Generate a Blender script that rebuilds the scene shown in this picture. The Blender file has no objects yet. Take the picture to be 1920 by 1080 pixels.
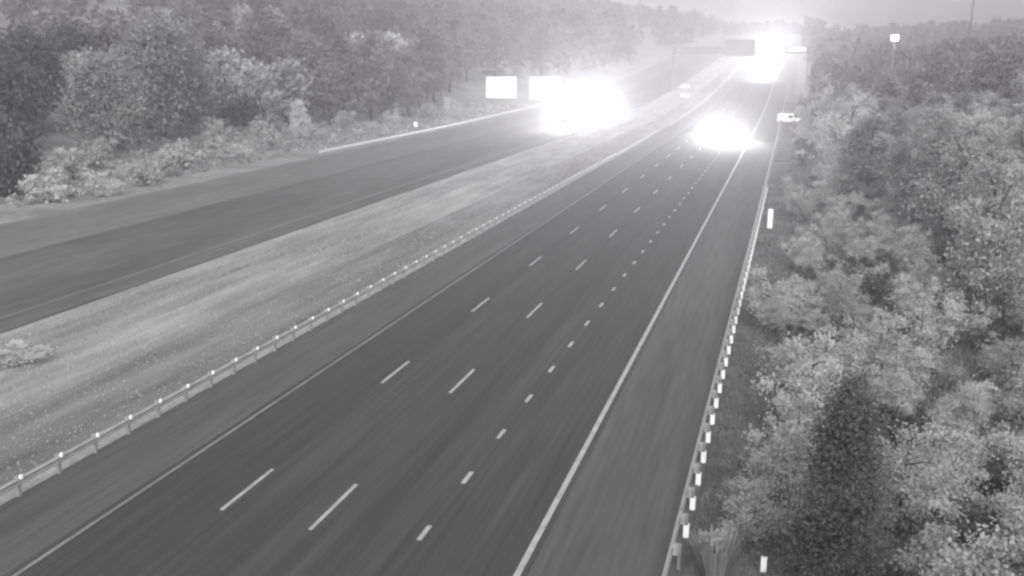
import bpy, bmesh, math, random
import numpy as np
from mathutils import Vector, Matrix

R = math.radians
S = bpy.context.scene
C = bpy.context.collection
random.seed(7)
RNG = np.random.default_rng(11)

# ------------------------------------------------------------------ camera
cam_data = bpy.data.cameras.new('camera')
cam = bpy.data.objects.new('camera', cam_data)
C.objects.link(cam)
S.camera = cam
cam_data.sensor_width = 36
cam_data.lens = 33.09
cam_data.clip_end = 6000
cam.location = (0, 0, 15)
cam.rotation_euler = (R(90 - 13.845), 0, R(16.254))

# ------------------------------------------------------------------ sky, sun, exposure
SUN_EL, SUN_AZ = 38.0, 165.0          # azimuth measured from +Y towards +X
world = bpy.data.worlds.new('World')
S.world = world
world.use_nodes = True
nt = world.node_tree
nt.nodes.clear()
sky = nt.nodes.new('ShaderNodeTexSky')
sky.sky_type = 'NISHITA'
sky.sun_disc = False
sky.sun_elevation = R(SUN_EL)
sky.sun_rotation = R(SUN_AZ)
sky.air_density = 1.0
sky.dust_density = 4.0
sky.ozone_density = 1.0
hs = nt.nodes.new('ShaderNodeHueSaturation')
hs.inputs['Saturation'].default_value = 0.0      # the camera is a monochrome one
bg = nt.nodes.new('ShaderNodeBackground')
bg.inputs['Strength'].default_value = 0.15
wo = nt.nodes.new('ShaderNodeOutputWorld')
nt.links.new(sky.outputs[0], hs.inputs['Color'])
nt.links.new(hs.outputs[0], bg.inputs['Color'])
nt.links.new(bg.outputs[0], wo.inputs['Surface'])

sl = bpy.data.lights.new('sun', 'SUN')
sl.energy = 0.75
sl.angle = R(25)
sl.color = (1.0, 0.98, 0.95)
sun = bpy.data.objects.new('sun', sl)
C.objects.link(sun)
sd = Vector((math.sin(R(SUN_AZ)) * math.cos(R(SUN_EL)), math.cos(R(SUN_AZ)) * math.cos(R(SUN_EL)), math.sin(R(SUN_EL))))
sun.rotation_euler = sd.to_track_quat('Z', 'Y').to_euler()
sun.location = (0, 0, 300)

S.view_settings.view_transform = 'Standard'
S.view_settings.look = 'None'
S.view_settings.gamma = 1
S.view_settings.use_curve_mapping = False
S.view_settings.exposure = 0.70
S.render.engine = 'CYCLES'
S.cycles.use_denoising = True
S.cycles.pixel_filter_type = 'BLACKMAN_HARRIS'
S.cycles.filter_width = 2.7
S.cycles.max_bounces = 6
S.cycles.diffuse_bounces = 3
S.cycles.glossy_bounces = 2
S.cycles.transmission_bounces = 2
S.cycles.volume_bounces = 1
S.cycles.transparent_max_bounces = 4
S.cycles.sample_clamp_indirect = 4.0
HAZE = 0.0011


# ------------------------------------------------------------------ helpers
def tag(o, label=None, cat=None, group=None, kind=None):
    if label: o['label'] = label
    if cat: o['category'] = cat
    if group: o['group'] = group
    if kind: o['kind'] = kind
    return o


def empty(name, loc=(0, 0, 0), rz=0.0):
    o = bpy.data.objects.new(name, None)
    o.empty_display_size = 0.3
    C.objects.link(o)
    o.location = loc
    o.rotation_euler = (0, 0, rz)
    return o


def link(name, me, parent=None):
    o = bpy.data.objects.new(name, me)
    C.objects.link(o)
    if parent is not None: o.parent = parent
    return o


class MB:
    """collects shapes into one mesh"""
    def __init__(s):
        s.v, s.f = [], []

    def add(s, vs, fs):
        n = len(s.v)
        s.v += [tuple(p) for p in vs]
        s.f += [tuple(i + n for i in q) for q in fs]
        return s

    def box(s, x0, x1, y0, y1, z0, z1):
        return s.add([(x0, y0, z0), (x1, y0, z0), (x1, y1, z0), (x0, y1, z0), (x0, y0, z1), (x1, y0, z1), (x1, y1, z1), (x0, y1, z1)],
                     [(0, 3, 2, 1), (4, 5, 6, 7), (0, 1, 5, 4), (1, 2, 6, 5), (2, 3, 7, 6), (3, 0, 4, 7)])

    def tube(s, pts, radii, n=8):
        pts = [Vector(p) for p in pts]
        vs, fs = [], []
        for i, p in enumerate(pts):
            a = pts[max(i - 1, 0)]; b = pts[min(i + 1, len(pts) - 1)]
            d = (b - a).normalized()
            u = d.cross(Vector((0.31, 0.95, 0.05))).normalized(); w = d.cross(u)
            for k in range(n):
                t = 2 * math.pi * k / n
                vs.append(p + (u * math.cos(t) + w * math.sin(t)) * radii[i])
        for i in range(len(pts) - 1):
            for k in range(n):
                fs.append((i * n + k, i * n + (k + 1) % n, (i + 1) * n + (k + 1) % n, (i + 1) * n + k))
        fs.append(tuple(range(n))[::-1]); fs.append(tuple((len(pts) - 1) * n + k for k in range(n)))
        return s.add(vs, fs)

    def mesh(s, name, mat, smooth=False, bevel=0):
        me = bpy.data.meshes.new(name)
        me.from_pydata(s.v, [], s.f)
        bm = bmesh.new(); bm.from_mesh(me)
        bmesh.ops.recalc_face_normals(bm, faces=bm.faces)
        if bevel:
            bmesh.ops.bevel(bm, geom=list(bm.edges), offset=bevel, segments=2, affect='EDGES', profile=0.6)
        bm.to_mesh(me); bm.free()
        me.materials.append(mat)
        if smooth: me.polygons.foreach_set('use_smooth', [True] * len(me.polygons))
        return me

    def build(s, name, mat, parent=None, smooth=False, bevel=0):
        return link(name, s.mesh(name, mat, smooth, bevel), parent)


def quads_mesh(name, V, mat):
    """V: (n,4,3) array of quads"""
    n = len(V)
    me = bpy.data.meshes.new(name)
    me.vertices.add(n * 4)
    me.vertices.foreach_set('co', V.reshape(-1).astype(np.float32))
    me.loops.add(n * 4)
    me.loops.foreach_set('vertex_index', np.arange(n * 4, dtype=np.int32))
    me.polygons.add(n)
    me.polygons.foreach_set('loop_start', np.arange(0, n * 4, 4, dtype=np.int32))
    me.update(calc_edges=True)
    me.materials.append(mat)
    return me


def copy_tree(o, parent=None):
    c = o.copy(); C.objects.link(c); c.parent = parent
    for ch in list(o.children): copy_tree(ch, c)
    return c


def label_copy(o, label):
    o['label'] = label
    return o


# ------------------------------------------------------------------ materials
def mat(name, col, rough=0.8, var=0.0, scale=1.0, metal=0.0, bump=0.0, scale2=None, emit=None, objvar=0.0, stretch=None, coat=0.0):
    m = bpy.data.materials.new(name); m.use_nodes = True
    t = m.node_tree; b = t.nodes['Principled BSDF']
    c = (col, col, col) if isinstance(col, (int, float)) else col
    b.inputs['Base Color'].default_value = (*c, 1)
    b.inputs['Roughness'].default_value = rough
    b.inputs['Metallic'].default_value = metal
    b.inputs['Specular IOR Level'].default_value = 0.3
    b.inputs['Coat Weight'].default_value = coat
    if emit:
        b.inputs['Emission Color'].default_value = (1, 0.99, 0.98, 1)
        b.inputs['Emission Strength'].default_value = emit
    if var or objvar:
        tc = t.nodes.new('ShaderNodeTexCoord')
        src = tc.outputs['Object']
        if stretch:
            mp = t.nodes.new('ShaderNodeMapping'); mp.inputs['Scale'].default_value = stretch
            t.links.new(src, mp.inputs[0]); src = mp.outputs[0]
        val = None
        for k, sc_ in enumerate([scale] + ([scale2] if scale2 else [])):
            n = t.nodes.new('ShaderNodeTexNoise'); n.inputs['Scale'].default_value = sc_; n.inputs['Detail'].default_value = 4
            t.links.new(src, n.inputs['Vector'])
            mr = t.nodes.new('ShaderNodeMapRange')
            mr.inputs['From Min'].default_value = 0.3; mr.inputs['From Max'].default_value = 0.7
            mr.inputs['To Min'].default_value = 1 - var; mr.inputs['To Max'].default_value = 1 + var
            t.links.new(n.outputs['Fac'], mr.inputs['Value'])
            if val is None: val = mr.outputs[0]
            else:
                mu = t.nodes.new('ShaderNodeMath'); mu.operation = 'MULTIPLY'
                t.links.new(val, mu.inputs[0]); t.links.new(mr.outputs[0], mu.inputs[1]); val = mu.outputs[0]
            if k == 0 and bump:
                bp = t.nodes.new('ShaderNodeBump'); bp.inputs['Strength'].default_value = bump; bp.inputs['Distance'].default_value = 0.05
                t.links.new(n.outputs['Fac'], bp.inputs['Height']); t.links.new(bp.outputs[0], b.inputs['Normal'])
        if objvar:
            oi = t.nodes.new('ShaderNodeObjectInfo')
            mr = t.nodes.new('ShaderNodeMapRange'); mr.inputs['To Min'].default_value = 1 - objvar; mr.inputs['To Max'].default_value = 1 + objvar
            t.links.new(oi.outputs['Random'], mr.inputs['Value'])
            mu = t.nodes.new('ShaderNodeMath'); mu.operation = 'MULTIPLY'
            t.links.new(val, mu.inputs[0]); t.links.new(mr.outputs[0], mu.inputs[1]); val = mu.outputs[0]
        vm = t.nodes.new('ShaderNodeVectorMath'); vm.operation = 'SCALE'
        vm.inputs[0].default_value = c
        t.links.new(val, vm.inputs['Scale'])
        t.links.new(vm.outputs[0], b.inputs['Base Color'])
    return m


def leafy(m, frac=0.45):
    """let light through the leaves"""
    t = m.node_tree; b = t.nodes['Principled BSDF']; out = t.nodes['Material Output']
    tr = t.nodes.new('ShaderNodeBsdfTranslucent'); mx = t.nodes.new('ShaderNodeMixShader')
    mx.inputs[0].default_value = frac
    src = b.inputs['Base Color'].links[0].from_socket
    t.links.new(src, tr.inputs['Color'])
    t.links.new(b.outputs[0], mx.inputs[1]); t.links.new(tr.outputs[0], mx.inputs[2])
    t.links.new(mx.outputs[0], out.inputs['Surface'])
    return m


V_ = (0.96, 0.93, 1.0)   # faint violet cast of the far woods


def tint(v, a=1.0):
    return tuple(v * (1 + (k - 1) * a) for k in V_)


M = dict(
    concrete=mat('pale_pavement', 0.115, 0.9, 0.18, 0.12, scale2=1.2, stretch=(1.0, 0.18, 1.0)),
    asphalt=mat('asphalt', 0.047, 0.85, 0.22, 0.55, scale2=5.0, stretch=(1.0, 0.022, 1.0)),
    shoulder=mat('shoulder_asphalt', 0.080, 0.9, 0.16, 0.5, scale2=4.0, stretch=(1.0, 0.05, 1.0)),
    far_asphalt=mat('worn_asphalt', 0.084, 0.9, 0.2, 0.2, scale2=1.5, stretch=(1.0, 0.15, 1.0)),
    paint=mat('road_paint', 0.33, 0.6, 0.22, 1.6),
    worn=mat('worn_paint', 0.11, 0.7, 0.25, 1.1),
    faded=mat('faded_paint', 0.19, 0.7, 0.25, 1.1),
    grass=mat('ground_grass', 0.19, 1.0, 0.30, 0.14, scale2=1.4),
    median=mat('median_grass', 0.215, 1.0, 0.28, 0.30, scale2=0.9, stretch=(1.0, 0.12, 1.0)),
    gravel=mat('gravel', 0.27, 1.0, 0.2, 0.6, scale2=6),
    ditch=mat('damp_grass', 0.145, 1.0, 0.25, 0.35, scale2=1.0, stretch=(1.0, 0.1, 1.0)),
    verge=mat('verge_grass', 0.11, 1.0, 0.3, 0.35, scale2=3),
    blade=mat('grass_blade', 0.20, 0.9, 0.35, 0.3),
    palegrass=mat('pale_grass', 0.36, 0.9, 0.3, 1.0),
    steel=mat('galvanised_steel', 0.31, 0.75, 0.15, 2.0, metal=0.1),
    wornsteel=mat('weathered_steel', 0.22, 0.6, 0.2, 3.0, metal=0.3),
    wood=mat('treated_wood', 0.10, 0.9, 0.2, 3.0),
    white=mat('white_sheeting', 0.88, 0.5, 0.04, 3.0),
    signglow=mat('sign_face_added_glow', 0.72, 0.5, 0.05, 0.6, emit=0.30),  # added glow brightens the white faces, which are no lamps
    signback=mat('sign_back', 0.26, 0.5, 0.12, 0.8, metal=0.3),
    frame=mat('sign_frame', 0.30, 0.5, 0.1, 2.0),
    bark=mat('bark', 0.07, 0.95, 0.3, 2.5),
    palebark=mat('pale_bark', 0.25, 0.95, 0.2, 2.5),
    leafn=mat('leaf_grey', 0.44, 0.8, 0.18, 0.45, scale2=1.9, objvar=0.25),
    leafm=mat('leaf_mid', 0.26, 0.8, 0.34, 0.25, scale2=1.2, objvar=0.15),
    leafl=mat('leaf_light', 0.47, 0.8, 0.18, 0.5, scale2=2.0, objvar=0.2),
    leafd=mat('leaf_dark', 0.12, 0.85, 0.35, 0.6, scale2=2.0, objvar=0.15),
    leafp=mat('leaf_pale', 0.62, 0.8, 0.2, 0.8, objvar=0.1),
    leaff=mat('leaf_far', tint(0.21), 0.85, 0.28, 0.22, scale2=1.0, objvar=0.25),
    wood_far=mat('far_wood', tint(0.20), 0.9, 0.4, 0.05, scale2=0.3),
    carpaint=mat('car_paint', 0.30, 0.35, 0.03, 2.0, coat=0.6),
    darkpaint=mat('dark_paint', 0.05, 0.35, 0.03, 2.0, coat=0.6),
    whitepaint=mat('white_paint', 0.72, 0.35, 0.03, 2.0, coat=0.5),
    glass=mat('dark_glass', 0.02, 0.08),
    rubber=mat('rubber', 0.02, 0.9),
    rim=mat('rim', 0.4, 0.4, metal=0.6),
    headlamp=mat('headlamp_lit', 0.8, 0.3, emit=60),
    taillamp=mat('taillamp_lit', 0.6, 0.3, emit=20),
    lamp=mat('street_lamp_lit', 0.8, 0.3, emit=8),
)


for k in ('leafn', 'leafl', 'leafd', 'leafp', 'leafm', 'leaff', 'wood_far', 'blade', 'palegrass'):
    leafy(M[k])


# ------------------------------------------------------------------ terrain
def smooth(a, b, x):
    t = min(max((x - a) / (b - a), 0.0), 1.0)
    return t * t * (3 - 2 * t)


def road_z(y):
    if y < 170: return 0.0
    y = min(y, 1000.0)
    return 0.05 * 40 * (math.log1p(math.exp((y - 290) / 40)) - math.log1p(math.exp((170 - 290) / 40)))


def hill(x, y):
    e = 0.0
    if x < -74:
        d = -x
        e += 12 * smooth(78, 118, d) * smooth(170, 360, y) + 27 * smooth(115, 300, d) * smooth(140, 420, y) + 26 * smooth(300, 900, d)
        e += 7 * smooth(112, 170, d) * (1 - smooth(170, 360, y))
    if x > 3:
        e += 4 * smooth(12, 70, x) * smooth(60, 200, y) + 5 * smooth(60, 200, x) * smooth(40, 260, y) + 14 * smooth(200, 700, x)
    if x > 8: e -= 11 * smooth(8, 50, x) * smooth(330, 600, y)
    e += (8 if x < 0 else 1) * smooth(900, 1400, y)
    e += 1.5 * math.sin(x * 0.021 + y * 0.013) * smooth(80, 200, abs(x + 35))
    return e


def gz(x, y):
    return road_z(y) + hill(x, y) - 0.10


YS = [-2300, -1200, -500, -200, -80, -30, 0, 15, 30, 60, 100, 140, 170] + list(range(180, 420, 10)) + list(range(420, 700, 20)) + list(range(700, 1100, 50)) + [1150, 1300, 1400, 1600, 2300]
XS = [-2300, -1500, -1000, -750, -600] + list(range(-500, -300, 40)) + list(range(-300, -130, 17)) + list(range(-130, -80, 6)) + [-78, -74, -41.9, -25.4, -21.6, -2.2, 3] + list(range(8, 80, 6)) + list(range(80, 300, 20)) + [340, 400, 500, 600, 750, 1000, 1500, 2300]


def sheet(name, xs, ys, zf, m):
    me = bpy.data.meshes.new(name)
    vs = [(x, y, zf(x, y)) for y in ys for x in xs]
    n = len(xs)
    fs = [(j * n + i, j * n + i + 1, (j + 1) * n + i + 1, (j + 1) * n + i) for j in range(len(ys) - 1) for i in range(n - 1)]
    me.from_pydata(vs, [], fs)
    me.materials.append(m)
    o = link(name, me)
    return tag(o, kind='structure')


ground = sheet('ground', XS, YS, gz, M['grass'])
yr = [y for y in YS if -200 <= y <= 1400]


def strip(name, x0, x1, m, dz, ys=yr):
    return sheet(name, [x0, x1], ys, lambda x, y: road_z(y) - 0.10 + dz, m)


strip('median_ground', -41.9, -25.35, M['median'], 0.012)
strip('gravel_strip', -26.4, -25.2, M['gravel'], 0.018)
strip('verge', -2.2, 1.2, M['verge'], 0.012)
strip('far_verge', -74.5, -69.0, M['grass'], 0.008)


def slab(name, x0, x1, m, dz):
    b = MB()
    n = len(yr)
    for (x, z) in ((x0, -0.35), (x0, dz), (x1, dz), (x1, -0.35)):
        b.v += [(x, y, road_z(y) - 0.10 + z) for y in yr]
    for k in range(3):
        for j in range(n - 1):
            b.f.append((k * n + j, k * n + j + 1, (k + 1) * n + j + 1, (k + 1) * n + j))
    return tag(b.build(name, m), kind='structure')


slab('road', -21.55, -6.6, M['asphalt'], 0.10)
slab('left_shoulder', -25.2, -21.553, M['shoulder'], 0.097)
slab('right_shoulder', -6.597, -2.2, M['shoulder'], 0.097)
slab('far_road', -57.6, -41.6, M['far_asphalt'], 0.10)
slab('far_shoulder', -69.0, -57.603, M['concrete'], 0.097)
strip('mown_band', -31.5, -26.45, M['ditch'], 0.024)


def line(name, x, w, m, spans, dz=0.005):
    b = MB()
    for (a, e) in spans:
        cuts = [a] + [y for y in yr if a < y < e] + [e]
        n = len(b.v)
        for y in cuts:
            # height follows the straight pieces of the road sheet
            j = max(i for i, q in enumerate(yr) if q <= y)
            j = min(j, len(yr) - 2)
            t = (y - yr[j]) / (yr[j + 1] - yr[j])
            z = road_z(yr[j]) * (1 - t) + road_z(yr[j + 1]) * t
            b.v += [(x - w / 2, y, z + dz), (x + w / 2, y, z + dz)]
        for i in range(len(cuts) - 1):
            b.f.append((n + 2 * i, n + 2 * i + 1, n + 2 * i + 3, n + 2 * i + 2))
    me = bpy.data.meshes.new(name); me.from_pydata(b.v, [], b.f); me.materials.append(m)
    return tag(link(name, me), kind='structure')


line('edge_line', -21.23, 0.13, M['faded'], [(-20, 900)])
line('solid_lane_line', -6.9, 0.20, M['paint'], [(-20, 900)])
line('broken_lane_line', -17.70, 0.15, M['paint'], [(-14.7 + 13.35 * k, -14.7 + 13.35 * k + 3.4) for k in range(60)])
line('broken_lane_line', -14.14, 0.15, M['paint'], [(-15.1 + 13.35 * k, -15.1 + 13.35 * k + 3.5) for k in range(60)])
line('dotted_lane_line', -10.48, 0.17, M['paint'], [(-8.93 + 4.28 * k, -8.93 + 4.28 * k + 1.0) for k in range(55)])
line('far_edge_line', -43.9, 0.14, M['faded'], [(-20, 900)])
line('far_edge_line', -57.4, 0.16, M['faded'], [(-20, 900)])
for q, xx in enumerate((-47.3, -50.7, -54.1)):
    line('far_lane_line', xx, 0.14, M['worn'], [(2 + q + 13.35 * k, 5.4 + q + 13.35 * k) for k in range(60)])


# ------------------------------------------------------------------ guardrails
def wbeam(b, xf, ys, side, z0=0.43, z1=0.75):
    """corrugated rail; side=+1 bulges to +X"""
    prof = [(0.0, z0), (0.0, z0 + 0.02), (0.08, z0 + 0.06), (0.08, z0 + 0.11), (0.01, z0 + 0.155), (0.01, z0 + 0.165), (0.08, z0 + 0.21), (0.08, z0 + 0.26), (0.0, z1 - 0.02), (0.0, z1)]
    prof2 = [(p[0] - 0.012, p[1]) for p in prof][::-1]
    loop = prof + prof2
    n = len(loop); st = len(b.v)
    for y in ys:
        for (px, pz) in loop:
            b.v.append((xf(y) + side * px, y, road_z(y) + pz))
    for i in range(len(ys) - 1):
        for k in range(n):
            b.f.append((st + i * n + k, st + i * n + (k + 1) % n, st + (i + 1) * n + (k + 1) % n, st + (i + 1) * n + k))


# right guardrail: seen from behind; white sleeves on the nearer posts
rx = lambda y: -2.62 + 0.0030 * max(y, 0)
gr = empty('guardrail', (-2.3, 27.9, 0))
tag(gr, 'galvanised steel guardrail along the right shoulder, with white marked posts on its outer side', 'guardrail')


def rel(o, parent):
    o.parent = parent
    o.matrix_parent_inverse = Matrix.Translation(-Vector(parent.location))
    return o


b = MB(); wbeam(b, rx, [-20, 0, 20, 40, 70, 100, 140, 170] + list(range(180, 420, 20)), -1)
rel(b.build('rail', M['steel']), gr)
pm = MB().box(-0.05, 0.05, -0.075, 0.075, -0.3, 0.80).mesh('post', M['wornsteel'], bevel=0.006)
bk = MB().box(-0.20, -0.052, -0.09, 0.09, 0.46, 0.79).mesh('blockout', M['steel'], bevel=0.006)
sv = MB().box(-0.09, 0.09, -0.10, 0.10, 0.02, 0.45).mesh('white_sleeve', M['white'], bevel=0.01)
for k in range(-3, 97):
    y = 27.9 + 1.99 * k
    p = rel(link('post', pm), gr); p.location = (rx(y) + 0.22, y, road_z(y))
    if k >= 0 or k < 0:
        c = link('blockout', bk, p)
    if 0 <= k <= 42:
        c = link('white_sleeve', sv, p)

# median guardrail: face towards us, small reflectors
mxf = lambda y: -25.0
mr = empty('guardrail', (-25.1, 24.3, 0))
tag(mr, 'pale steel guardrail along the grassy median with small bright reflectors on its posts', 'guardrail')
b = MB(); wbeam(b, mxf, [-20, 0, 20, 40, 70, 100, 140, 170] + list(range(180, 420, 20)), 1)
rel(b.build('rail', M['steel']), mr)
pm2 = MB().box(-0.20, -0.05, -0.07, 0.07, -0.3, 0.74).mesh('post', M['steel'], bevel=0.006)
rf = MB().box(0.03, 0.11, -0.055, 0.055, 0.66, 0.82).mesh('reflector', M['white'], bevel=0.01)
for k in range(-5, 95):
    y = 24.31 + 1.94 * k
    p = rel(link('post', pm2), mr); p.location = (-25.0, y, road_z(y))
    if k <= 60:
        link('reflector', rf, p)

# far guardrail on the outer side of the opposite carriageway
fr = empty('guardrail', (-69.6, 125, 0))
tag(fr, 'bright distant guardrail on the outer edge of the opposite carriageway', 'guardrail')
M['litsteel'] = mat('steel_painted_lit', 0.55, 0.4, 0.08, 1.0)  # grazing headlight on the rail is put into this paler steel colour
b = MB(); wbeam(b, lambda y: -69.6, [132, 150, 170] + list(range(180, 285, 10)), 1, 0.40, 0.80)
rel(b.build('rail', M['litsteel']), fr)
for k in range(0, 37):
    y = 133 + 4.0 * k
    p = rel(link('post', pm2), fr); p.location = (-69.62, y, road_z(y))


# ------------------------------------------------------------------ posts, signs, gantry, masts
def post_sign(name, loc, label, cat, pole_h, pole_r, plates, m=None):
    t = empty(name, loc); tag(t, label, cat)
    MB().tube([(0, 0, -0.3), (0, 0, pole_h)], [pole_r, pole_r * 0.9], 8).build('pole', m or M['frame'], t, True)
    for (x0, x1, z0, z1, mm) in plates:
        MB().box(x0, x1, -pole_r - 0.06, -pole_r - 0.01, z0, z1).build('plate', mm, t, bevel=0.01)
    return t


post_sign('marker_post', (-1.12, 86.4, gz(-1.12, 86.4)), 'tall white marker post on the dark verge just behind the right guardrail', 'marker post', 0.5, 0.06, [(-0.21, 0.21, 0.1, 1.85, M['white'])])
post_sign('marker_post', (0.13, 26.5, 0), 'short white marker post among the shrubs at the bottom edge of the picture', 'marker post', 0.35, 0.04, [(-0.085, 0.085, 0.0, 0.5, M['white'])])
post_sign('road_sign', (-70.6, 194, gz(-70.6, 194)), 'slim pale pole with a small dark sign behind the far guardrail', 'road sign', 6.9, 0.10, [(-1.1, -0.1, 4.1, 6.5, M['signback']), (-0.9, -0.12, 4.0, 4.09, M['frame'])], M['steel'])
post_sign('marker_post', (-77.2, 191, gz(-77.2, 191)), 'small white box marker with a thin stem on the grass left of the slim pole', 'marker post', 2.1, 0.09, [(-0.42, 0.42, 0.25, 1.25, M['white'])])
post_sign('marker_post', (-96.5, 180, gz(-96.5, 180)), 'thin pale stake on the far grass below the woods', 'marker post', 2.6, 0.12, [(-0.25, 0.25, 0.2, 0.8, M['frame'])], M['steel'])
post_sign('median_sign', (-31.8, 300, gz(-31.8, 300)), 'slender post in the distant median with two small white plates one above the other', 'sign', 5.0, 0.08, [(-1.2, 1.2, 1.35, 2.05, M['signglow']), (-1.2, 1.2, 4.2, 4.8, M['signglow'])])


def big_sign(loc, w, z0, z1, label, rz):
    t = empty('guide_sign', loc, rz); tag(t, label, 'road sign')
    for s in (-0.3, 0.3):
        b = MB(); b.box(w * s - 0.13, w * s + 0.13, 0.10, 0.34, -0.4, z1 - 0.4); b.build('support', M['wornsteel'], t, bevel=0.02)
    MB().box(-w / 2 + 0.1, w / 2 - 0.1, -0.03, 0.05, z0 + 0.1, z1 - 0.1).build('panel', M['signglow'], t)
    b = MB()
    b.box(-w / 2, w / 2, -0.05, 0.07, z1 - 0.1, z1); b.box(-w / 2, w / 2, -0.05, 0.07, z0, z0 + 0.1)
    b.box(-w / 2, -w / 2 + 0.1, -0.05, 0.07, z0 + 0.1, z1 - 0.1); b.box(w / 2 - 0.1, w / 2, -0.05, 0.07, z0 + 0.1, z1 - 0.1)
    b.build('border', M['white'], t)
    b = MB()
    for z in (z0 + 0.8, (z0 + z1) / 2, z1 - 0.8): b.box(-w / 2 + 0.2, w / 2 - 0.2, 0.052, 0.098, z - 0.06, z + 0.06)
    b.build('brace', M['wornsteel'], t)
    return t


g = gz(-82.0, 270)
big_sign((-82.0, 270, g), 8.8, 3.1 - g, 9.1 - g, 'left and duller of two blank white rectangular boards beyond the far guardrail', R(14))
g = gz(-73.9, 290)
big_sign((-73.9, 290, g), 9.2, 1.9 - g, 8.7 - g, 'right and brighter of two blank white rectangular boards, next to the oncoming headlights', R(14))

# overhead gantry
GY = 350; gzr = road_z(GY)
gt = empty('sign_gantry', (-41.5, GY, gzr)); tag(gt, 'overhead truss gantry crossing the far road, carrying a large dark sign seen from behind', 'gantry')


def gpart(b, name, m, **k):
    o = b.build(name, m, **k); return rel(o, gt)


for X in (-41.5, 4.6):
    b = MB()
    for dy in (-0.9, 0.9): b.tube([(X, GY + dy, gzr - 0.6), (X, GY + dy, 18.0)], [0.28, 0.24], 10)
    for i in range(5):
        z = gzr + 1 + i * 2.1
        b.tube([(X, GY - 0.9, z), (X, GY + 0.9, z + 2.1)], [0.08, 0.08], 6)
    gpart(b, 'column', M['wornsteel'])
b = MB()
for dy in (-0.9, 0.9):
    for z in (16.2, 17.8): b.tube([(-42, GY + dy, z), (5.2, GY + dy, z)], [0.16, 0.16], 8)
    for i in range(24):
        x = -41.5 + i * 1.95
        b.tube([(x, GY + dy, 16.2 if i % 2 else 17.8), (x + 1.95, GY + dy, 17.8 if i % 2 else 16.2)], [0.08, 0.08], 6)
gpart(b, 'truss', M['wornsteel'])
gpart(MB().box(-23.9, -13.4, GY - 1.35, GY - 1.22, 14.9, 20.6), 'sign_panel', M['signback'])
b = MB()
for x in (-22.4, -18.7, -15): b.box(x - 0.1, x + 0.1, GY - 1.22, GY - 1.06, 15.0, 20.5)
gpart(b, 'sign_bracket', M['wornsteel'])
gpart(MB().box(-2.0, 3.6, GY - 1.35, GY - 1.22, 16.5, 17.9), 'sign_panel', M['white'])

# slim mast and lit lamp above the right-hand trees
g = gz(47, 300)
t = empty('mast', (47, 300, g)); tag(t, 'very tall slim mast rising out of the right-hand woods into the sky', 'mast')
MB().tube([(0, 0, -1), (0, 0, 60)], [0.34, 0.14], 10).build('pole', M['wornsteel'], t, True)
MB().tube([(0, 0, 60), (0, 0, 64)], [0.05, 0.03], 6).build('antenna', M['wornsteel'], t)
g = gz(22.8, 250)
t = empty('street_lamp', (22.8, 250, g)); tag(t, 'lit lamp on a pole against the skyline above the right-hand trees', 'street lamp')
MB().tube([(0, 0, -1), (0, 0, 19.9 - g)], [0.16, 0.10], 8).build('pole', M['wornsteel'], t, True)
MB().box(-0.8, 0.8, -0.6, 0.6, 19.8 - g, 20.2 - g).build('lamp_housing', M['wornsteel'], t, bevel=0.08)
MB().box(-0.75, 0.75, -0.68, 0.5, 18.6 - g, 19.77 - g).build('lamp_lens', M['lamp'], t, bevel=0.15)


# ------------------------------------------------------------------ vehicles
def prism(prof, y_half, taper=None):
    """side profile (along local Y = length, Z), extruded over X, with narrower top"""
    b = MB(); n = len(prof)
    zmax = max(p[1] for p in prof)
    for s in (-1, 1):
        for (y, z) in prof:
            w = y_half * (1 - (taper * max(0, z - 0.9) / max(zmax - 0.9, 0.01) if taper else 0))
            b.v.append((s * w, y, z))
    b.f.append(tuple(range(n))[::-1]); b.f.append(tuple(range(n, 2 * n)))
    for i in range(n): b.f.append((i, (i + 1) % n, n + (i + 1) % n, n + i))
    return b


def wheel_parts(par, x, y, r):
    s = 1 if x > 0 else -1
    b = MB().tube([(x - 0.11, y, r), (x + 0.11, y, r)], [r, r], 20)
    w = b.build('wheel', M['rubber'], par, True)
    MB().tube([(x + s * 0.111, y, r), (x + s * 0.125, y, r)], [r * 0.62, r * 0.58], 14).build('rim', M['rim'], w)


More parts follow.
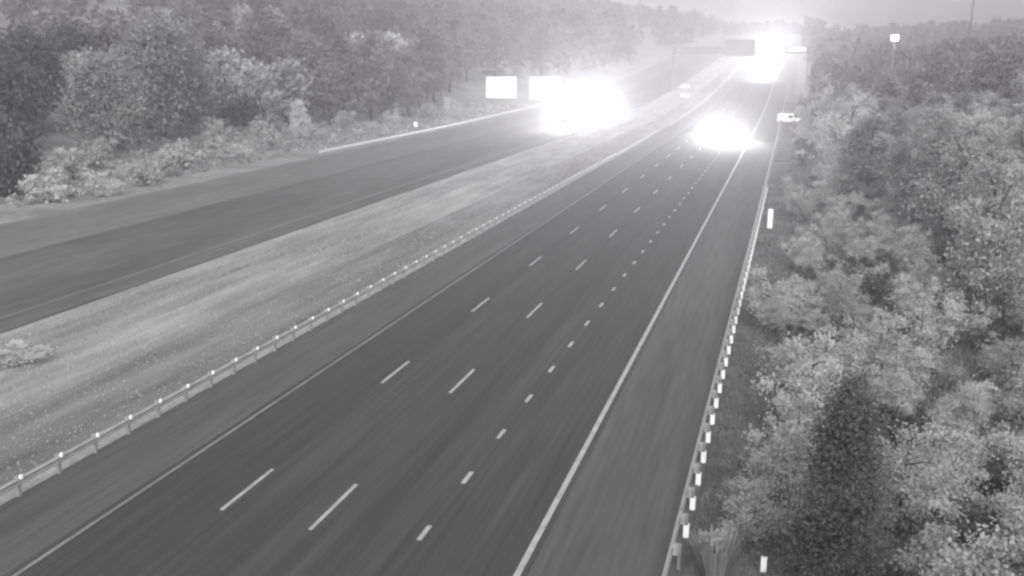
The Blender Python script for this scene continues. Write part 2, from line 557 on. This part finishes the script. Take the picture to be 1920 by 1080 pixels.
def make_car(paint, name='parked_car', suv=False):
    """front points to local -Y"""
    t = empty(name)
    h = 1.75 if suv else 1.45
    prof = [(-2.25, 0.35), (-2.3, 0.6), (-2.15, 0.85), (-1.2, 1.0), (-0.45, h - 0.05), (0.1, h), (1.0 if not suv else 1.7, h - 0.03), (1.75 if not suv else 2.1, 1.05), (2.25, 0.98), (2.3, 0.6), (2.25, 0.35), (1.8, 0.22), (-1.8, 0.22)]
    body = prism(prof, 0.91, 0.20).build('body', paint, t, bevel=0.05)
    # windows as thin proud panes
    def pane(nm, quad, off):
        o = Vector(off)
        vs = [Vector(q) for q in quad]; b = MB()
        b.add(vs + [v + o for v in vs], [(0, 1, 2, 3), (4, 7, 6, 5), (0, 4, 5, 1), (1, 5, 6, 2), (2, 6, 7, 3), (3, 7, 4, 0)])
        b.build(nm, M['glass'], t)
    pane('windscreen', [(-0.78, -1.10, 1.045), (0.78, -1.10, 1.045), (0.68, -0.50, h - 0.09), (-0.68, -0.50, h - 0.09)], (0, -0.035, 0.03))
    yb = 1.0 if not suv else 1.7; yc = 1.75 if not suv else 2.1
    pane('rear_window', [(-0.76, yc - 0.07, 1.12), (0.76, yc - 0.07, 1.12), (0.68, yb + 0.06, h - 0.1), (-0.68, yb + 0.06, h - 0.1)], (0, 0.04, 0.03))
    for s in (-1, 1):
        pane('side_window', [(s * 0.90, -0.95, 1.02), (s * 0.90, yb + 0.35, 1.02), (s * 0.775, yb - 0.1, h - 0.12), (s * 0.775, -0.42, h - 0.12)], (s * 0.015, 0, 0))
        for y in (-1.4, 1.4): wheel_parts(t, s * 0.84, y, 0.33)
        MB().box(s * 0.64 - 0.17, s * 0.64 + 0.17, -2.36, -2.24, 0.62, 0.78).build('headlight', M['headlamp'], t, bevel=0.02)
        MB().box(s * 0.70 - 0.15, s * 0.70 + 0.15, 2.24, 2.36, 0.72, 0.92).build('taillight', M['taillamp'], t, bevel=0.02)
        MB().box(s * 0.99 - 0.07, s * 0.99 + 0.07, -0.85, -0.75, 1.0, 1.14).build('mirror', paint, t, bevel=0.02)
    return t


def beam(parent, y, power, aim_y, ang, z=0.75, blend=1.0, size=0.25):
    for s in (-0.62, 0.62):
        l = bpy.data.lights.new('beam', 'SPOT'); l.energy = power; l.spot_size = R(ang); l.spot_blend = blend
        l.shadow_soft_size = size
        o = bpy.data.objects.new('beam', l); C.objects.link(o); o.parent = parent
        o.location = (s, y, z)
        o.rotation_euler = Vector((0, -aim_y, -0.04)).to_track_quat('Z', 'Y').to_euler()


GLOW = 1.0
carA = make_car(M['darkpaint'], 'oncoming_car')
spots = [(carA, -45.8, 214, 'oncoming car by the median, its headlights flaring white at the near end of the group', 1.0)]
oncoming = [(-49.3, 234, 'oncoming car with blazing headlights one lane outside the nearest one', 1.0),
            (-45.8, 252, 'oncoming car close to the median, lost in the headlight glare', 1.0),
            (-47.6, 205, 'oncoming car at the lower edge of the big flare, just ahead of the others', 0.5),
            (-49.6, 268, 'oncoming car farther back behind the big headlight flare', 0.8)]
for (x, y, lab, pw) in oncoming:
    spots.append((copy_tree(carA), x, y, lab, pw))
for (c, x, y, lab, pw) in spots:
    c.location = (x, y, road_z(y) + 0.006)
    tag(c, lab, 'car', 'oncoming cars with their headlights on')
    beam(c, -2.45, 17500 * pw * GLOW, -1, 70)
carB = make_car(M['carpaint'], 'departing_car', True)
dep = [(-12.3, 186, 'nearest car driving away, glowing white in the middle lane of the right-hand road', 1.0, 75),
       (-16.0, 199, 'car driving away just ahead and left of the nearest one, in the same white glare', 0.7, 75),
       (-8.7, 184, 'car driving away in the right-hand lane on the right of the nearest one', 1.0, 75),
       (-12.3, 430, 'first of the far cars climbing the hill below the white flare', 3.0, 60),
       (-16.0, 500, 'second far car climbing the hill, one lane left of the first', 2.9, 60),
       (-12.4, 590, 'third far car on the climb, in the thick of the upper flare', 2.6, 60),
       (-16.2, 700, 'fourth far car high on the climb', 2.4, 60),
       (-12.6, 840, 'last visible car near the skyline at the top of the flare', 2.6, 60)]
for i, (x, y, lab, pw, an) in enumerate(dep):
    c = carB if i == 0 else copy_tree(carB)
    # carB has no lamps yet when copied, lamps are added per car
    spots.append((c, x, y, lab, pw))
for (c, x, y, lab, pw) in spots[-len(dep):]:
    c.location = (x, y, road_z(y) + 0.006)
    c.rotation_euler.z = 0
    tag(c, lab, 'car', 'cars driving away up the road')
    c.rotation_euler.x = 0
for (c, x, y, lab, pw) in spots[-len(dep):]:
    c.rotation_euler.z = math.pi
    beam(c, 2.5, 9500 * pw * GLOW, 1, 80, z=0.85)

# pale van beyond the end of the right guardrail
v = empty('van', (-0.3, 226, gz(-0.3, 226) + 0.02), R(70)); tag(v, 'small pale van standing on the verge at the far end of the right guardrail', 'van')
prism([(-2.3, 0.35), (-2.35, 0.9), (-1.7, 1.15), (-1.15, 2.0), (-0.8, 2.15), (2.25, 2.15), (2.35, 1.9), (2.35, 0.35), (1.9, 0.28), (-1.9, 0.28)], 0.95, 0.08).build('body', M['whitepaint'], v, bevel=0.05)
for s in (-1, 1):
    for y in (-1.5, 1.45): wheel_parts(v, s * 0.86, y, 0.34)
    MB().box(s * 0.955, s * 0.975, -1.2, -0.2, 1.2, 1.75).build('side_window', M['glass'], v)
    MB().box(s * 0.7 - 0.13, s * 0.7 + 0.13, -2.42, -2.3, 0.72, 0.92).build('headlight', M['lamp'], v, bevel=0.02)
b = MB(); b.add([(-0.8, -1.70, 1.22), (0.8, -1.70, 1.22), (0.74, -1.22, 1.95), (-0.74, -1.22, 1.95), (-0.8, -1.74, 1.24), (0.8, -1.74, 1.24), (0.74, -1.26, 1.97), (-0.74, -1.26, 1.97)],
               [(0, 1, 2, 3), (4, 7, 6, 5), (0, 4, 5, 1), (1, 5, 6, 2), (2, 6, 7, 3), (3, 7, 4, 0)]); b.build('windscreen', M['glass'], v)


# ------------------------------------------------------------------ vegetation
def leaf_quads(cen, spread, n, size, rng):
    """n leaf clumps (irregular quads) gathered round each centre"""
    P = []
    for c, s in zip(cen, spread):
        d = rng.normal(size=(n, 3)); d /= np.linalg.norm(d, axis=1)[:, None]
        r = s * np.minimum(np.abs(rng.normal(0.0, 0.85, n)) + 0.1, 2.2)
        d = d * np.array([1.1, 1.1, 0.8])
        P.append(np.array(c) + d * r[:, None])
    P = np.concatenate(P); N = len(P)
    a = rng.normal(size=(N, 3)); a /= np.linalg.norm(a, axis=1)[:, None]
    b_ = rng.normal(size=(N, 3)); b_ -= a * (a * b_).sum(1)[:, None]; b_ /= np.linalg.norm(b_, axis=1)[:, None]
    sa = size * rng.uniform(0.5, 1.2, N); sb = sa * rng.uniform(0.4, 0.8, N)
    k = rng.uniform(-0.3, 0.3, (N, 1))
    A = a * sa[:, None]; B_ = b_ * sb[:, None]
    return np.stack([P - A, P - B_ + k * A, P + A, P + B_ + k * A], 1)


def tree_proto(name, h, w, trunk_h, nclump, nleaf, leaf, lm, bm_, seed, shape='round'):
    rng = np.random.default_rng(seed); rnd = random.Random(seed)
    t = empty(name)
    cen, spr = [], []
    for i in range(nclump):
        u = rng.uniform(0, 1); th = rng.uniform(0, 2 * math.pi)
        z = trunk_h + (h - trunk_h) * u
        if shape == 'round': rr = w / 2 * math.sqrt(max(0.02, 1 - (2 * u - 0.8) ** 2 / 1.5)) * (0.75 + 0.35 * math.sin(3 * th + seed))
        elif shape == 'cone': rr = w / 2 * (1 - u) ** 0.85 + 0.1
        elif shape == 'column': rr = w / 2 * (math.sin(math.pi * min(1, u * 0.85 + 0.12)) ** 0.7)
        else: rr = w / 2 * math.sqrt(max(0.02, 1 - u ** 2)) * (0.8 + 0.3 * math.sin(2 * th + seed))
        q = rng.uniform(0.35, 1.0) ** 0.5
        cen.append((rr * q * math.cos(th), rr * q * math.sin(th), z * (1 + rng.uniform(-.05, .05))))
        spr.append(w * rng.uniform(0.07, 0.22))
    if shape in ('mound', 'round') and h < 12:      # several arching stems, each carrying its own sprays
        cen, spr = [], []
        ns = 9
        for i in range(nclump):
            k = i % ns
            ang = 2 * math.pi * (k / ns) + math.sin(k * 7.1 + seed) * 0.6
            reach = w * (0.32 + 0.28 * ((k * 37 + seed * 13) % 10) / 10)
            tall = h * (0.55 + 0.45 * ((k * 53 + seed * 29) % 10) / 10)
            if k == 0: reach *= .25; tall = h
            u = rng.uniform(0.12, 1.0)
            rad = reach * (0.25 + 0.75 * u ** 1.3)
            cen.append((rad * math.cos(ang) + rng.normal() * w * .05, rad * math.sin(ang) + rng.normal() * w * .05,
                        max(trunk_h * .6, tall * (u ** 0.75)) * (0.9 + 0.15 * rng.random())))
            spr.append(w * rng.uniform(0.06, 0.2) * (1.15 - 0.5 * u))
    Q = leaf_quads(cen, spr, nleaf, leaf, rng)
    Q[:, :, 2] = np.maximum(Q[:, :, 2], 0.02)
    b = MB()
    lean = rnd.uniform(-0.04, 0.04) * h
    top = h * (0.9 if shape != 'mound' else 0.6)
    r0 = max(0.03, h * 0.018)
    pts = [(0, 0, -0.3), (lean * .2, 0, top * .3), (lean * .6, lean * .3, top * .65), (lean, lean * .5, top)]
    b.tube(pts, [r0 * 1.3, r0, r0 * 0.6, r0 * 0.15], 7)
    for i in range(min(nclump, 12)):
        c = cen[rnd.randrange(nclump)]
        z0 = max(min(c[2] - w * 0.2, top * .85), trunk_h * 0.6)
        b.tube([(lean * .5, 0, z0), (c[0] * .5, c[1] * .5, (z0 + c[2]) / 2 + 0.03 * h), (c[0] * .95, c[1] * .95, c[2])], [r0 * .4, r0 * .25, r0 * .06], 5)
    b.build('trunk', bm_, t, True)
    link('crown', quads_mesh('crown', Q, lm), t)
    return t


# x, y, scale list with ground heights
def place(proto_list, pts, group, label, cat, used, sc=(0.8, 1.25)):
    for i, (x, y) in enumerate(pts):
        pr = proto_list[i % len(proto_list)]
        if id(pr) in used: o = copy_tree(pr)
        else: o = pr; used.add(id(pr))
        s = random.uniform(*sc)
        o.location = (x, y, gz(x, y)); o.rotation_euler.z = random.uniform(0, 6.28)
        o.scale = (s * random.uniform(.9, 1.15), s * random.uniform(.9, 1.15), s)
        tag(o, label(pr, x, y) if callable(label) else label, cat, group)


def zone_label(tones, zones):
    """label by look (which tree was copied) and by what it stands beside"""
    def f(pr, x, y):
        for lim, txt in zones:
            if y < lim: break
        return tones[pr] + ' ' + txt
    return f


used = set()
P = tree_proto
# near thicket at the right
shrubs = [P('shrub', 2.6, 3.0, 0.3, 44, 230, 0.065, M['leafn'], M['bark'], 21, 'mound'),
          P('shrub', 3.4, 2.8, 0.6, 44, 230, 0.065, M['leafl'], M['bark'], 22, 'round'),
          P('shrub', 2.0, 2.6, 0.2, 36, 210, 0.065, M['leafn'], M['bark'], 23, 'mound'),
          P('shrub', 3.8, 3.0, 0.8, 46, 230, 0.07, M['leafn'], M['bark'], 24, 'round'),
          P('shrub', 2.4, 2.2, 0.3, 34, 200, 0.065, M['leafd'], M['bark'], 25, 'round')]


def edge_x(y):   # how far the growth stays behind the guardrail
    return -0.6 + 0.010 * max(0, y - 40) + 0.9 * math.sin(y * 0.21)


pts = []
rr = random.Random(5)
y = 21.0
while y < 96:
    x = edge_x(y) + 1.3 + rr.uniform(-.3, .6)
    while x < 0.26 * y + 5:
        pts.append((x + rr.uniform(-.7, .7), y + rr.uniform(-1, 1)))
        x += 1.9 + 0.018 * y + rr.uniform(0, .8)
    y += 2.0 + y * 0.02
for i in range(70):
    y = 20 + 60 * rr.random()
    pts.append((edge_x(y) + 0.9 + rr.random() * (0.26 * y + 2 - edge_x(y)), y))
for y in range(96, 290, 8):
    for x in (2.6, 6.0):
        if x > 2.3 or y > 100: pts.append((x + rr.uniform(-.8, .8) + (1.2 if y < 130 else 0), y + rr.uniform(-2, 2)))
rr.shuffle(pts)
pts = [p for p in pts if not (abs(p[0] - 2.1) < 1.9 and 20 < p[1] < 31) and not (abs(p[0] + 0.5) < 2.0 and 73 < p[1] < 90) and not (abs(p[0] - .3) < 1.6 and 15 < p[1] < 28)]
lab = zone_label(dict(zip(shrubs, ('low spreading grey shrub', 'pale leafy shrub', 'small low grey shrub', 'tall grey shrub', 'dark rounded shrub'))),
                 [(36, 'in the nearest thicket around the dark conical evergreen'), (60, 'in the thicket beside the white-posted guardrail'),
                  (90, 'in the thicket level with the tall white marker post'), (140, 'in the thicket just beyond the tall white marker post'), (999, 'in the narrow far thicket leading to the pale van')])
place(shrubs, pts, 'shrubs of the thicket right of the guardrail', lab, 'shrub', used, (0.7, 1.15))
print('thicket', len(pts))

con = P('evergreen_tree', 6.2, 2.7, 0.3, 150, 260, 0.06, M['leafd'], M['bark'], 31, 'cone')
con.location = (2.1, 25.6, 0); tag(con, 'dark conical evergreen standing in the near right thicket', 'tree')

# small trees behind the thicket
trees_n = [P('deciduous_tree', 8.5, 6.0, 1.6, 76, 220, 0.13, M['leafn'], M['bark'], 41),
           P('deciduous_tree', 7.0, 5.4, 1.2, 70, 220, 0.13, M['leafl'], M['bark'], 42),
           P('deciduous_tree', 10.0, 6.0, 2.0, 80, 220, 0.135, M['leafn'], M['bark'], 43),
           P('deciduous_tree', 9.0, 5.0, 1.0, 70, 220, 0.13, M['leafm'], M['bark'], 44, 'column')]
pts = []
for y in range(60, 175, 8):
    x = edge_x(y) + 5.5 + (6 if y < 100 else 1) + rr.uniform(0, 2)
    while x < 0.25 * y + 8:
        pts.append((x, y + rr.uniform(-3, 3))); x += rr.uniform(4.6, 6.6)
rr.shuffle(pts)
lab = zone_label(dict(zip(trees_n, ('grey spreading tree', 'small pale tree', 'tall grey tree', 'upright grey tree'))),
                 [(90, 'on the near part of the wooded slope right of the road'), (130, 'halfway up the wooded slope right of the road'), (999, 'on the upper wooded slope below the lit lamp')])
place(trees_n, pts, 'trees on the slope right of the road', lab, 'tree', used, (0.75, 1.1))
print('right trees', len(pts))

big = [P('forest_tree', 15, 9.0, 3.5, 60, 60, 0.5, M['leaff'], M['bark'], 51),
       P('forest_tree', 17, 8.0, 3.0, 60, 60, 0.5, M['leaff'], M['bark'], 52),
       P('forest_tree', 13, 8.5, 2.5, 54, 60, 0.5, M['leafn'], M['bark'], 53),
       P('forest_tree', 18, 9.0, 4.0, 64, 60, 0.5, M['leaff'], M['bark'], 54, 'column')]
pts = []
for y in range(185, 300, 12):
    x = 7 + rr.uniform(0, 4)
    while x < 0.25 * y + 8:
        pts.append((x, y + rr.uniform(-4, 4))); x += rr.uniform(6.5, 9)
lab = zone_label(dict(zip(big, ('broad hazy tree', 'slender hazy tree', 'low pale grey tree', 'tall columnar hazy tree'))),
                 [(225, 'on the right-hand ridge, nearer than the lit lamp'), (265, 'on the right-hand ridge around the lit lamp'), (999, 'on the right-hand ridge near the very tall mast')])
place(big, pts, 'tall trees at the right skyline', lab, 'tree', used, (0.6, 0.78))
print('right big', len(pts))

# left side woods
front = P('broadleaf_tree', 20, 17, 3.0, 150, 110, 0.42, M['leafm'], M['bark'], 61)
front.location = (-112, 152, gz(-112, 152)); tag(front, 'broad grey tree standing tallest at the front of the left-hand woods', 'tree')
for (x, y, s, lab) in ((-104, 128, 0.72, 'rounded grey tree at the left edge, in front of the broad tall one'),
                       (-124, 170, 1.0, 'grey tree filling the gap behind and left of the broad tall tree')):
    o = copy_tree(front); o.location = (x, y, gz(x, y)); o.scale = (s, s, s); o.rotation_euler.z = 2 + s; o['label'] = lab
pts = []
for (y, xa, xb) in ((150, -136, -122), (176, -150, -128), (190, -150, -98), (204, -160, -92), (220, -170, -90), (238, -180, -92), (256, -190, -94), (276, -195, -96), (300, -200, -92), (325, -200, -90), (350, -215, -90)):
    x = xb - rr.uniform(0, 3)
    while x > xa:
        pts.append((x, y + rr.uniform(-5, 5))); x -= rr.uniform(7, 10.5)
rr.shuffle(pts)
lab = zone_label(dict(zip(big, ('broad hazy tree', 'slender hazy tree', 'low pale grey tree', 'tall columnar hazy tree'))),
                 [(195, 'in the front of the left woods beside the broad tall tree'), (250, 'in the left woods behind the slim pole'), (300, 'in the left woods behind the two white boards'), (999, 'deep in the left woods, above the oncoming headlights')])
place(big, pts, 'trees of the left-hand woods', lab, 'tree', used, (0.75, 1.15))
print('left big', len(pts))

edge = P('edge_tree', 15, 11, 2.0, 110, 100, 0.42, M['leafd'], M['bark'], 62)
for i, (x, y, s, lab) in enumerate(((-119, 122, 0.9, 'dark tree at the left edge of the picture, rising above the dark bush'),
                       (-131, 140, 1.1, 'dark tree at the left edge of the woods, behind the other dark one'),
                       (-141, 163, 1.1, 'dark tree deepest of the three dark ones at the left edge'))):
    o = edge if i == 0 else copy_tree(edge)
    o.location = (x, y, gz(x, y)); o.scale = (s, s, s); o.rotation_euler.z = 2.3 * i; tag(o, lab, 'tree')
# pale and dark individuals by the left field
palep = P('poplar', 8.0, 5.0, 0.8, 60, 80, 0.24, M['leafp'], M['palebark'], 71, 'column')
palep.location = (-124, 172, gz(-124, 172)); tag(palep, 'pale pointed bush-like tree at the foot of the broad left tree', 'tree')
o = copy_tree(palep); o.location = (-87, 158, gz(-87, 158)); o.scale = (.62, .62, .9); o.rotation_euler.z = 1.1
o['label'] = 'pale narrow tree beside the far road, right of the dark hollow in the woods'
dk = P('dense_shrub', 6.0, 9.0, 0.2, 70, 90, 0.3, M['leafd'], M['bark'], 72, 'mound')
dk.location = (-115, 184, gz(-115, 184)); tag(dk, 'very dark low bush standing in for the shaded gap between the two pale trees', 'shrub')  # bush added to paint the shade of a gap in dark leaf colour
o = copy_tree(dk); o.location = (-82, 84, gz(-82, 84)); o.scale = (.8, .6, 1.35); o.rotation_euler.z = 1.0
o['label'] = 'dark bush at the left edge of the picture, beyond the opposite carriageway'
pb = P('pale_shrub', 2.6, 3.0, 0.1, 34, 200, 0.10, M['leafp'], M['palebark'], 73, 'mound')
pb.location = (-72.5, 87, gz(-72.5, 87)); pb.scale = (1.15, 1.15, 1.05); tag(pb, 'pale whitish bush at the left side, beyond the opposite carriageway', 'shrub')

o = copy_tree(pb); o.location = (-36.6, 36.5, gz(-36.6, 36.5)); o.scale = (.9, .9, .42)
o['label'] = 'low pale bush in the median grass at the left edge of the picture'
fs = [P('field_shrub', 3.4, 5.0, 0.2, 36, 60, 0.24, M['leafl'], M['bark'], 81, 'mound'),
      P('field_shrub', 4.6, 4.4, 0.3, 36, 60, 0.24, M['leafn'], M['bark'], 82, 'round')]
pts = [(-74, 96), (-77, 104), (-80, 112), (-84, 120), (-79, 126), (-88, 132), (-94, 138), (-82, 140), (-99, 150), (-90, 150), (-106, 158), (-96, 164), (-112, 168),
       (-86, 98), (-92, 108), (-98, 118), (-104, 130), (-108, 140), (-75, 82), (-90, 90), (-97, 176), (-92, 186), (-86, 200), (-84, 214), (-81, 230)]
place(fs, pts, 'shrubs on the bank of the opposite carriageway', 'low grey shrub on the grassy bank beyond the opposite carriageway', 'shrub', used, (0.6, 1.1))

# pale dry plants by the right guardrail
def tuft(name, h, n, seed, m, w=0.012):
    rng = np.random.default_rng(seed)
    q = []
    for i in range(n):
        a = rng.uniform(0, 2 * math.pi); L = h * rng.uniform(.5, 1); o_ = rng.uniform(0, .35) * h * .5
        lean_ = rng.uniform(.1, .5) * L
        p0 = np.array([o_ * math.cos(a), o_ * math.sin(a), 0]); p1 = p0 + np.array([lean_ * math.cos(a), lean_ * math.sin(a), L])
        s = np.array([-math.sin(a), math.cos(a), 0]) * w
        q.append([p0 - s, p0 + s, p1 + s * 1.6, p1 - s * 1.6])
    return quads_mesh(name, np.array(q), m)


plumes = [(-1.25, 25.6, 1.5, 'pale feathery plant nearest the bottom edge, just right of the guardrail'),
          (-0.95, 27.4, 1.0, 'pale clump of dry stalks just above the nearest feathery plant'),
          (-1.05, 30.6, 0.9, 'small pale dry plant higher along the right guardrail')]
tm = tuft('stalks', 1.0, 600, 4, M['palegrass'], 0.006)
for (x, y, s, lab) in plumes:
    t = empty('dry_plant', (x, y, -0.09)); tag(t, lab, 'plant')
    link('stalks', tm, t)
    rng = np.random.default_rng(int(y * 10))
    cc = [(rng.uniform(-.09, .09), rng.uniform(-.09, .09), rng.uniform(.78, .95)) for _ in range(7)]
    link('seed_head', quads_mesh('seed_head', leaf_quads(cc, [0.10] * 7, 120, 0.05, rng), M['palegrass']), t)
    t.scale = (s, s, s); t.rotation_euler.z = y


# ground cover
def scatter_blades(name, n, xf, yf, h, w, m, lab):
    rng = np.random.default_rng(len(name) + n)
    y = yf(rng.uniform(0, 1, n)); x = xf(rng.uniform(0, 1, n), y)
    L = h * rng.uniform(.4, 1.1, n); a = rng.uniform(0, 2 * math.pi, n); W = w * (0.7 + y / 60)
    z = np.array([road_z(v) for v in y]) - 0.10
    p0 = np.stack([x, y, z], 1)
    d = np.stack([np.cos(a) * L * .45, np.sin(a) * L * .45, L], 1)
    s = np.stack([-np.sin(a), np.cos(a), 0 * a], 1) * W[:, None]
    me = quads_mesh(name, np.stack([p0 - s, p0 + s, p0 + d + s * .3, p0 + d - s * .3], 1), m)
    o = link(name, me)
    return tag(o, lab, 'grass', kind='stuff')


scatter_blades('median_grass', 50000, lambda u, y: -41.5 + 15.0 * u, lambda u: 15 + 320 * u ** 2.0, 0.09, 0.03, M['palegrassm'] if 'palegrassm' in M else mat('median_blade', 0.29, 0.9, 0.25, 0.3), 'rough pale grass filling the median between the two carriageways')
scatter_blades('verge_weeds', 34000, lambda u, y: -2.1 + (3.3 + 0.012 * y) * u, lambda u: 18 + 280 * u ** 2.0, 0.28, 0.02, M['blade'], 'dark grass and weeds on the verge between guardrail and thicket')


scatter_blades('thicket_weeds', 40000, lambda u, y: 0.5 + (0.26 * y + 4) * u, lambda u: 16 + 150 * u ** 1.4, 0.7, 0.03, M['blade'], 'rank grass and weeds between the shrubs of the right-hand thicket')


def scrub(name, n, seed, m, lab):
    rng = np.random.default_rng(seed); cs, sp = [], []
    for i in range(n):
        y = 78 + 190 * rng.random() ** 1.2; x = -74.8 - 42 * rng.random() ** 1.3
        k = 0.35 + 0.5 * (0.5 + 0.5 * math.sin(x * .37 + y * .11)) * rng.random()
        cs.append((x, y, gz(x, y) + k * .4)); sp.append(k)
    return tag(link(name, quads_mesh(name, leaf_quads(cs, sp, 26, 0.17, rng), m)), lab, 'scrub', kind='stuff')


scrub('bank_scrub', 1500, 8, M['leafm'], 'rough low scrub covering the bank beyond the opposite carriageway')
scrub('bank_scrub', 500, 9, M['leafl'], 'paler tufts scattered through the scrub on the bank beyond the opposite carriageway')


# far woods as one mass on each side
def far_wood(name, regions, lab, seed):
    rng = np.random.default_rng(seed); allq = []
    for (n, x0, x1, y0, y1, hh) in regions:
        for i in range(n):
            x = rng.uniform(x0, x1); y = rng.uniform(y0, y1)
            if -74 < x < 5 and y < 1010: continue
            z = gz(x, y); h = hh * rng.uniform(.7, 1.15); w = h * rng.uniform(.45, .7)
            cs, sp = [], []
            for k in range(16):
                u = rng.uniform(0, 1); th = rng.uniform(0, 6.28); r = w / 2 * math.sqrt(max(.05, 1 - (2 * u - .8) ** 2 / 1.5)) * rng.uniform(.4, 1)
                cs.append((x + r * math.cos(th), y + r * math.sin(th), z + h * (.15 + .8 * u))); sp.append(w * .2)
            allq.append(leaf_quads(cs, sp, 10, 0.9 + y / 900, rng))
    o = link(name, quads_mesh(name, np.concatenate(allq), M['wood_far']))
    return tag(o, lab, 'woods', kind='stuff')


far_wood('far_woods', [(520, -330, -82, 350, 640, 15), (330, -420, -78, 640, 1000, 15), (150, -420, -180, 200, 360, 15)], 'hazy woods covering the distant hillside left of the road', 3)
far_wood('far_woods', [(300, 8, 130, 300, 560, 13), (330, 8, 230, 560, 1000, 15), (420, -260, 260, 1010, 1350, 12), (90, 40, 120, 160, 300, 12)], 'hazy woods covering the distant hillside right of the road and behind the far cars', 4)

# ------------------------------------------------------------------ haze
hb = MB().box(-2400, 2400, -2400, 2400, -8, 150)
hm = bpy.data.materials.new('haze'); hm.use_nodes = True
t = hm.node_tree; t.nodes.clear()
pv = t.nodes.new('ShaderNodeVolumePrincipled'); ou = t.nodes.new('ShaderNodeOutputMaterial')
pv.inputs['Color'].default_value = (0.955, 0.935, 0.98, 1)
pv.inputs['Density'].default_value = HAZE
pv.inputs['Anisotropy'].default_value = 0.72
t.links.new(pv.outputs[0], ou.inputs['Volume'])
tag(hb.build('haze', hm), 'thin grey haze hanging over the whole valley', 'haze', kind='stuff')
